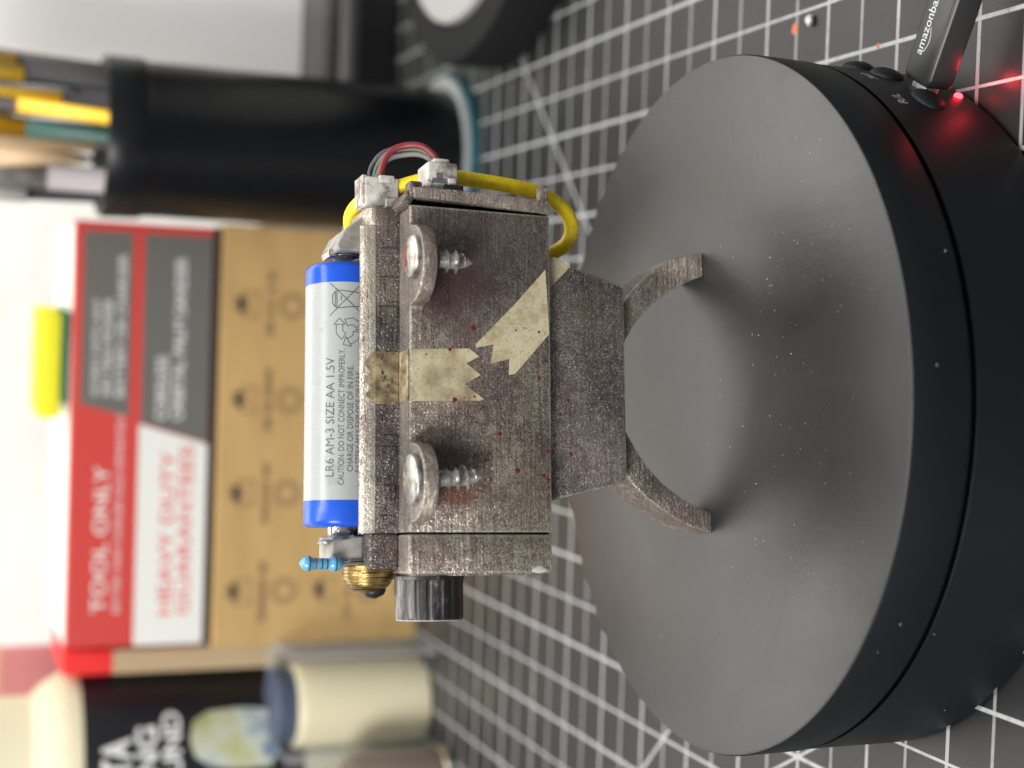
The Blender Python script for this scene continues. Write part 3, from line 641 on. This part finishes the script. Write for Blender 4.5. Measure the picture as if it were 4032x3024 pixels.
for row, z in ((0, 72.0), (1, 39.3), (2, 7)):
    for x in (20.6, -14.6, -49.6, -86.3, 55):
        if x > 48: continue
        X0 = fx(x)
        for k in range(4): flat(X0 - 2.6 + k * 1.5, X0 - 2.0 + k * 1.5, z - 1.6, z + 2.2 + .7 * (k % 2))
        flat(X0 - 3.2, X0 + 3.2, z - .4, z + .8); flat(X0 - 2.2, X0 + 2.2, z - 2.6, z - 1.9); flat(X0 - 1.5, X0 + 1.6, z + .7, z + 1.9)
        for a in ((-5, 5, z - 6.6, z - 5.6), (-5, 5, z - 1.4, z - .5), (-5, -4.1, z - 6.6, z - .5), (4.1, 5, z - 6.6, z - .5)): flat(X0 + a[0], X0 + a[1], a[2], a[3], 1)
        xx = X0 - 11.5
        while xx < X0 + 11.5:                               # a word of blurred print
            wd = random.uniform(.5, 1.3)
            if random.random() < .88: flat(xx, xx + wd * .8, z - 12.2, z - 9.6)
            xx += wd + .35
        b = bmesh.new(); n_ = 24
        for k in range(n_):
            a0, a1 = 2 * math.pi * k / n_, 2 * math.pi * (k + 1) / n_
            f = b.faces.new([b.verts.new((X0 + r_ * math.cos(a), -.06, z - 19 + r_ * math.sin(a))) for r_, a in ((2.7, a0), (2.7, a1), (5.2, a1), (5.2, a0))])
        mb.merge(b, 1)
mb.build('printed_icons', [PRINT, PRINTL], root)

REDC = mat('red_box_print', (.56, .05, .042), .45); DG = mat('dark_grey_print', (.125, .122, .112), .5); WC = mat('white_box_print', (.72, .735, .70), .5); REDL = mat('red_lettering', (.70, .10, .08), .5); GL = mat('pale_grey_lettering', (.72, .74, .72), .5)
root = empty('tool_box', (-28.5, 289, 82.8)); tag(root, 'red, grey and white tool carton lying on the brown cardboard box', 'box')
mb = MB(); mb.box(-76.5, 76.5, 0, 72, 0, 49.3, .8); mb.build('carton', REDC, root)
mb = MB(); mb.box(-75.6, 75.6, 1.0, 71.4, 49.31, 49.6, .1); mb.build('top_panel', mat('pale_card_top', (.74, .75, .72), .7), root)
mb = MB()
def poly(pts, mi, y): mb.bm.faces.new([mb.bm.verts.new((fx(a), y, b_ - 82.8)) for a, b_ in pts]).material_index = mi
poly([(-104.9, 83.2), (-31.4, 83.2), (-24.2, 108.0), (-104.9, 108.0)], 1, -.05)             # white panel
poly([(-31.0, 83.2), (44.6, 83.2), (44.6, 107.6), (-23.8, 107.6)], 0, -.06)                 # grey panel
poly([(-21.6, 111.6), (44.6, 111.6), (44.6, 128.8), (-17.3, 128.8)], 0, -.06)               # small grey panel
mb.build('printed_panel', [DG, WC], root)
mb = MB()
def bt(txt, x, z, wd, ht, mi, bo=.02): add_text(mb, txt, lambda a, b_: (fx(x) + a, -.14, z - 82.8 + b_), wd, ht, mi, bo)
bt('TOOL ONLY', -92.5, 118.2, 53, 4.9, 0, .01); bt('BATTERY AND CHARGER SOLD SEPARATELY', -92.5, 113.3, 72, 2.3, 0, .0)
bt('HEAVY DUTY', -94.0, 94.8, 60, 4.8, 1, .01); bt('GUARANTEES', -94.0, 88.4, 62, 4.6, 1, .01)
bt('WORKS WITH ANY', -14.5, 122.6, 35, 2.5, 0, .0); bt('20V MAX POWER', -14.5, 118.2, 35, 3.0, 0, .005); bt('BATTERY OR CHARGER', -14.5, 113.6, 51, 3.0, 0, .005)
bt('CORDLESS', -22.5, 98.3, 23, 4.0, 0, .01); bt('ORBITAL PALM SANDER', -22.5, 92.4, 59, 4.0, 0, .01)
mb.build('box_lettering', [GL, REDL], root)

SPY = mat('yellow_sponge_foam', (.82, .78, .03), .9); t = NT(SPY); t.bump(t.noise(300, 4, .7), .8, .8)
SPG = mat('green_scouring_pad', (.01, .14, .08), .95); t = NT(SPG); t.bump(t.noise(600, 4, .7), .9, .6)
root = empty('sponge', (-3, 302.5, 132.5), (0, 0, math.radians(-4))); tag(root, 'yellow sponge with a green scouring side resting on top of the red carton', 'sponge')
mb = MB(); mb.box(-19, 19, -12, 24, 2.6, 10.8, 1.4, seg=3); mb.build('foam', SPY, root, smooth_angle=60)
mb = MB(); mb.box(-13.5, 19, -12.2, 24, 0.2, 2.6, .4); mb.build('scouring_pad', SPG, root)

root = empty('carton', (-110.5, 300, 0)); tag(root, 'narrow red and tan carton wedged between the stacked boxes and the black bottle', 'box')
TAN = mat('tan_card', (.46, .35, .21), .75)
mb = MB(); mb.box(-7.0, 2.0, 0, 45, 0, 113.5, .5); mb.build('carton_body', TAN, root)
mb = MB(); mb.box(-7.0, 2.0, 0, 45, 113.6, 131.5, .5); mb.build('carton_lid', mat('bright_red_card', (.75, .02, .02), .5), root)
mb = MB(); mb.box(-22, -.5, 0, 2, 0, 62, .3)
mb.box(-22, -.5, 0, 2, 140, 158, .3, 1)
root = empty('display_card', (-104, 352, 0)); tag(root, 'pink card with an orange stripe standing upright behind the cream bottle', 'card')
mb2 = MB(); mb2.box(-34, -12.5, 0, 2.0, 0, 150, .3); mb2.build('card_sheet', mat('pink_card', (.72, .30, .34), .6), root)
mb2 = MB(); mb2.box(-34, -12.5, 0, 2.0, 150.1, 164, .3); mb2.build('card_stripe', mat('orange_card', (.80, .48, .34), .6), root)
mb2 = MB(); mb2.box(-34, -13.5, 0, 2.0, 164.1, 200, .3); mb2.build('card_top', mat('rose_card', (.75, .42, .42), .6), root)

# cream bottle with a black label
CREAM = mat('cream_plastic', (.63, .585, .41), .45); LAB = mat('black_label', (.010, .010, .013), .35)
root = empty('bottle', (-154.5, 315, 0)); tag(root, 'cream bottle wrapped in a black label with bold white lettering', 'bottle')
mb = MB(); mb.lathe([(34, 0), (35.5, 1.5), (35.5, 126), (34.5, 131), (31, 137), (27, 141), (26.5, 142), (26.5, 175)], n=72); mb.build('bottle_body', CREAM, root, smooth_angle=50)
mb = MB(); mb.lathe([(35.7, 45), (35.75, 45.2), (35.75, 124.6), (35.7, 124.8)], n=72, cap=False); mb.build('label', LAB, root, smooth_angle=50)
mb = MB()
def oncb(x, z, r=35.95): a = x / r; return (r * math.sin(a), -r * math.cos(a), z)
for txt, xr, z0, wd, ht in (('TA', 18.2, 108.7, 14, 10.2), ('BING', 22.0, 99.3, 28, 7.6), ('OUND', 27.3, 90.8, 33, 6.6)):
    add_text(mb, txt, lambda x, y, xr=xr, z0=z0, wd=wd: oncb(xr - wd + x, z0 + y), wd, ht, bold=.03, fine=True)
mb.build('label_lettering', GL, root)
mb = MB(); pts = [(5, 58), (4.5, 70), (6, 80), (10, 86), (16, 87.5), (23, 86), (26.5, 80), (27.5, 68), (26, 57), (20, 54), (12, 54)]
c0_ = mb.bm.verts.new(oncb(17, 70)); pv = [mb.bm.verts.new(oncb(*p)) for p in pts]
for k in range(len(pts)): mb.bm.faces.new((pv[k], pv[(k + 1) % len(pts)], c0_))
bmesh.ops.subdivide_edges(mb.bm, edges=mb.bm.edges[:], cuts=3, use_grid_fill=True)
for v in mb.bm.verts:
    r_ = math.hypot(v.co.x, v.co.y); v.co.x *= 35.95 / r_; v.co.y *= 35.95 / r_
PIC = mat('label_picture', (.5, .55, .3), .5); t = NT(PIC); t.col(t.ramp(t.noise(60, 3, .5), [(.33, (.12, .18, .28)), (.44, (.48, .53, .47)), (.58, (.42, .42, .22)), (.8, (.22, .25, .10))]))
mb.build('label_picture', PIC, root)

# clear case holding a cream paint jar with a navy lid
CLEAR = mat('clear_acrylic', (.9, .93, .96), .08); t = NT(CLEAR)
tr = t.n('ShaderNodeBsdfTransparent'); tr.inputs[0].default_value = (.90, .92, .95, 1)
ms = t.n('ShaderNodeMixShader'); ms.inputs[0].default_value = .22
t.t.links.new(tr.outputs[0], ms.inputs[1]); t.t.links.new(t.b.outputs[0], ms.inputs[2]); t.t.links.new(ms.outputs[0], t.t.nodes['Material Output'].inputs[0])
root = empty('clear_case', (-125.5, 282, 0)); tag(root, 'clear plastic case standing open around the cream jar', 'case')
mb = MB(); mb.box(18.3, 19.8, -19, 19, 0.2, 56, .3); mb.box(-19.8, -18.3, -19, 19, 0.2, 56, .3); mb.box(-18.25, 18.25, 17.6, 19, .2, 56, .3); mb.build('case_walls', CLEAR, root)
root = empty('paint_jar', (-128, 281, 0)); tag(root, 'cream coloured jar with a navy blue lid inside the clear case', 'jar')
mb = MB(); mb.lathe([(14.8, .3), (15.8, 1), (15.8, 47.5), (15.2, 50.5), (14.8, 51)], n=64); mb.build('jar_body', CREAM, root, smooth_angle=50)
mb = MB(); mb.lathe([(13.6, 51.1), (13.8, 51.5), (13.8, 57.8), (13.0, 58.5)], n=64); mb.build('lid', mat('navy_lid', (.07, .09, .14), .5), root, smooth_angle=40)

# small brown glass jar at the edge of the picture
root = empty('glass_jar', (-151.5, 248, 0)); tag(root, 'small brownish jar with a shiny metal foot left of the clear case', 'jar')
mb = MB(); mb.lathe([(12.5, 4.2), (13.5, 5), (13.5, 34), (11, 38)], n=48); mb.build('jar_body', mat('smoky_brown_plastic', (.17, .14, .12), .25), root, smooth_angle=40)
mb = MB(); mb.lathe([(13.4, 0), (14.0, 1), (14.0, 3.2), (13.2, 4.1)], n=48); mb.build('metal_foot', NICKEL, root, smooth_angle=60)

# coaster, brush cup, brushes
TEAL = mat('teal_rubber', (.008, .075, .09), .5)
root = empty('coaster', (75, 267, 0)); tag(root, 'teal rimmed round coaster under the black brush cup', 'coaster')
mb = MB(); mb.lathe([(32, 0), (33.2, .8), (33.2, 3.6), (32.6, 4.2)], n=72); mb.build('rim', TEAL, root, smooth_angle=40)
mb = MB(); mb.lathe([(32.4, 4.25), (32.2, 5.6), (31.6, 6.0)], n=72); mb.build('top_disc', mat('pale_grey_disc', (.28, .29, .29), .5), root, smooth_angle=40)
root = empty('brush_cup', (74.8, 261, 6.1)); tag(root, 'tall black metal cup packed with paint brushes and pencils', 'cup')
CUP = mat('black_cup_enamel', (.006, .0065, .008), .34, 0, .35); t = NT(CUP); t.rough(t.val(t.noise(60, 4), .3, .7, .24, .4))
mb = MB(); mb.lathe([(25.6, 0), (26.2, .8), (26.2, 106.5), (26.6, 107.2), (27.1, 108.2), (27.2, 119.8), (26.6, 121), (25.6, 121.2), (25.0, 120.4), (25.0, 2.0), (0, 2.0)], n=96); mb.build('cup_wall', CUP, root, smooth_angle=40)
GOLD = mat('gold_ferrule', (1.0, .60, .035), .34, .1); LILAC = mat('pale_lilac_bristle', (.36, .33, .345), .7); WOOD = mat('bare_wood', (.66, .48, .30), .5); TEALP = mat('teal_handle', (.07, .20, .19), .35); BH = mat('black_handle', (.010, .010, .014), .42, 0, .3); SV = mat('silver_ferrule', (.75, .75, .78), .2, .9); DB = mat('dark_brown_handle', (.05, .035, .03), .4); WH = mat('white_handle', (.85, .84, .80), .3)
def brush(xt, xb, yt, yb, segs, label, name='paint_brush', lean=0):
    """segs: (z_top, radius, material, part) from bottom up; stands in the cup from z=12"""
    yt -= 2; yb -= 2; segs = [(a + 5 if i < len(segs) - 1 else a, b, c, d, e) for i, (a, b, c, d, e) in enumerate(segs)]
    r_ = empty(name, (xb, yb, 8.4)); tag(r_, label, 'pencil' if name == 'pencil' else 'brush', group='brushes and pencils in the black cup')
    top = segs[-1][0]; z0 = 8.4; z = z0
    q = Vector((xt - xb, yt - yb, top - z0))
    for i, (zt, rad0, rad1, m_, pn) in enumerate(segs):
        a = q * ((z - z0) / (top - z0)); b_ = q * ((zt - z0) / (top - z0))
        mb = MB(); mb.tube([a, b_ - (b_ - a).normalized() * .05], rad0, 20, sub=1, radii=[rad0, rad1]); mb.build(pn, m_, r_); z = zt
brush(99.5, 91, 262, 262, [(170, 2.6, 3.1, DB, 'handle'), (205, 2.4, 2.2, DB, 'bristles')], 'dark brown brush leaning against the right side of the black cup')
brush(96.5, 88.5, 254, 255, [(150, 2.6, 2.9, BH, 'handle'), (205, 3.6, 3.6, GOLD, 'ferrule')], 'black handled brush with the highest gold ferrule, at the right of the cup')
brush(90.5, 88, 246, 249, [(148, 3.3, 3.3, BH, 'handle'), (205, 3.5, 3.5, GOLD, 'ferrule')], 'black handled brush with a gold ferrule second from the right in the cup')
brush(84, 83, 245, 247, [(136.5, 3.3, 3.3, BH, 'handle'), (205, 3.6, 3.6, GOLD, 'ferrule')], 'thick gold ferrule brush with a short black handle near the middle of the cup')
brush(79.8, 80.2, 248, 250, [(151, 2.0, 2.0, BH, 'handle'), (205, 2.6, 2.6, SV, 'ferrule')], 'thin brush with a silver ferrule in the middle of the cup')
brush(83, 71.5, 242, 245, [(150, 2.2, 2.4, GOLD, 'shaft'), (200, 1.9, 1.5, LILAC, 'tip')], 'bright yellow pencil slanting across the middle of the cup', 'pencil')
brush(76.5, 66.5, 250, 252, [(147, 3.1, 3.1, TEALP, 'handle'), (205, 3.0, 3.0, GOLD, 'ferrule')], 'teal handled brush slanting left of the yellow pencil')
brush(64.5, 66.5, 247, 250, [(128, .8, 1.0, BH, 'lead'), (160, 1.6, 4.8, WOOD, 'shaft'), (205, 4.8, 5.0, WOOD, 'shaft_top')], 'broad bare wood stick narrowing to its lower end in the cup', 'pencil')
brush(59.5, 58, 252, 253, [(140, 4.3, 4.3, LILAC, 'bristles'), (205, 4.4, 4.5, GREYWALL, 'handle')], 'wide brush with pale lilac hairs left of the wooden stick')
brush(52, 57, 256, 259, [(146, 2.2, 2.2, BH, 'handle'), (205, 3.0, 3.0, WH, 'ferrule')], 'brush with a glossy white ferrule leaning over the left rim of the cup')

brush(89.5, 85.5, 247.5, 250.5, [(133, 2.6, 2.8, BH, 'handle'), (205, 2.5, 2.4, DB, 'bristles')], 'plain dark brush standing in front of the two gold ferrules at the right')
brush(87, 84, 242, 246, [(131, 1.5, 1.6, BH, 'handle'), (205, 1.3, 1.2, SV, 'ferrule')], 'thin silver needle of a brush in front of the thick gold ferrule')
brush(67.5, 70, 240, 243, [(126, 1.6, 1.7, BH, 'handle'), (205, 1.7, 1.6, WOOD, 'shaft_top')], 'slender pale stick in front of the teal handle in the cup', 'pencil')
brush(94, 93, 268, 264, [(150, 2.0, 2.2, BH, 'handle'), (205, 1.9, 1.9, GOLD, 'ferrule')], 'slim black brush behind the high gold ferrule at the right of the cup')
brush(88, 85, 272, 268, [(158, 2.0, 2.2, BH, 'handle'), (205, 2.3, 2.3, GOLD, 'ferrule')], 'slim black brush standing behind the second gold ferrule')
brush(79, 77, 274, 270, [(144, 1.8, 2.0, DB, 'handle'), (205, 2.2, 2.2, GOLD, 'ferrule')], 'dark handled brush at the back of the cup behind the silver ferrule')
brush(72.5, 73, 272, 269, [(139, 2.2, 2.2, DB, 'handle'), (205, 2.4, 2.2, WOOD, 'shaft_top')], 'dark pencil stub with a pale wood end behind the teal handle', 'pencil')
brush(61.5, 63, 266, 264, [(150, 2.0, 2.2, BH, 'handle'), (205, 2.3, 2.3, GOLD, 'ferrule')], 'slim black brush with a gold ferrule behind the wooden stick')
brush(55, 57, 268, 266, [(134, 2.0, 2.2, BH, 'handle'), (205, 2.6, 2.6, GOLD, 'ferrule')], 'black brush with a gold ferrule at the left back of the cup')

# display with a grey bezel behind the cup, on a black stand
root = empty('monitor', (160, 345, 0)); tag(root, 'white faced panel with a grey rounded border on a black foot behind the brush cup', 'monitor')
mb = MB(); mb.box(-60, 60, 0, 14, 22, 240, 9, seg=5); mb.build('bezel', mat('grey_bezel', (.33, .325, .32), .5), root, smooth_angle=50)
mb = MB(); mb.box(-55, 52, -.6, .0, 39.5, 232, .2); mb.build('white_face', mat('white_face_sheet', (.90, .92, .92), .5), root)
mb = MB(); mb.box(-62, 62, -6, 20, 0.1, 19.5, 2); mb.build('foot', BLACK, root)
# black dish with a white round pad
MATTE = mat('matt_black_foam', (.008, .008, .009), .75, 0, .2)
root = empty('round_pad', (177, 209, 0)); tag(root, 'white round pad set in a low black dish at the right of the cup', 'dish')
mb = MB(); mb.lathe([(72, 0), (74.5, 1), (75, 17), (74, 18.5), (62.5, 18.6), (62, 17.5)], n=128); mb.build('dish', MATTE, root, smooth_angle=40)
mb = MB(); mb.lathe([(61.5, 18.2), (61, 20.2), (50, 21), (0, 21.4)], n=128, cap=False); mb.build('pad', mat('off_white_pad', (.33, .33, .325), .6), root, smooth_angle=40)

# white crumb on the mat and dust on the platter
DUST = mat('white_dust', (.8, .8, .78), .6); DUSTG = mat('grey_dust', (.42, .42, .41), .7)
mb = MB(); b = bmesh.new(); bmesh.ops.create_icosphere(b, subdivisions=3, radius=1)
for v in b.verts: v.co = Vector((v.co.x * 1.2, v.co.y * .95, v.co.z * .8)) * (1 + .2 * math.sin(5 * v.co.x + 3 * v.co.y)) + Vector((84.1, 23.6, .8))
mb.merge(b); cr = mb.build('crumb', DUST, smooth_angle=60); tag(cr, 'white crumb lying on the cutting mat near the plug', 'crumb')
mb = MB(); k = 0
while k < 140:
    x = random.gauss(2, 30); y = random.gauss(-34, 20)
    if math.hypot(x, y) > 66: continue
    r = random.choice([.05, .06, .07, .08, .09, .13]); k += 1
    b = bmesh.new(); bmesh.ops.create_icosphere(b, subdivisions=1, radius=1)
    for v in b.verts: v.co = Vector((x + v.co.x * r * random.uniform(.8, 1.3), y + v.co.y * r, 37.0 + r * .4 + v.co.z * r * .5))
    mb.merge(b)
for _ in range(9):
    a = random.uniform(-2.9, -.3); z = random.uniform(4, 35); r = random.uniform(.08, .15)
    b = bmesh.new(); bmesh.ops.create_icosphere(b, subdivisions=1, radius=r)
    rr = 68.3 if z > 25.6 else 67.95
    bmesh.ops.translate(b, vec=(rr * math.cos(a), rr * math.sin(a), z), verts=b.verts[:]); mb.merge(b)
ds = mb.build('dust', DUSTG); tag(ds, 'fine white dust specks scattered over the black turntable', 'dust', kind='stuff')
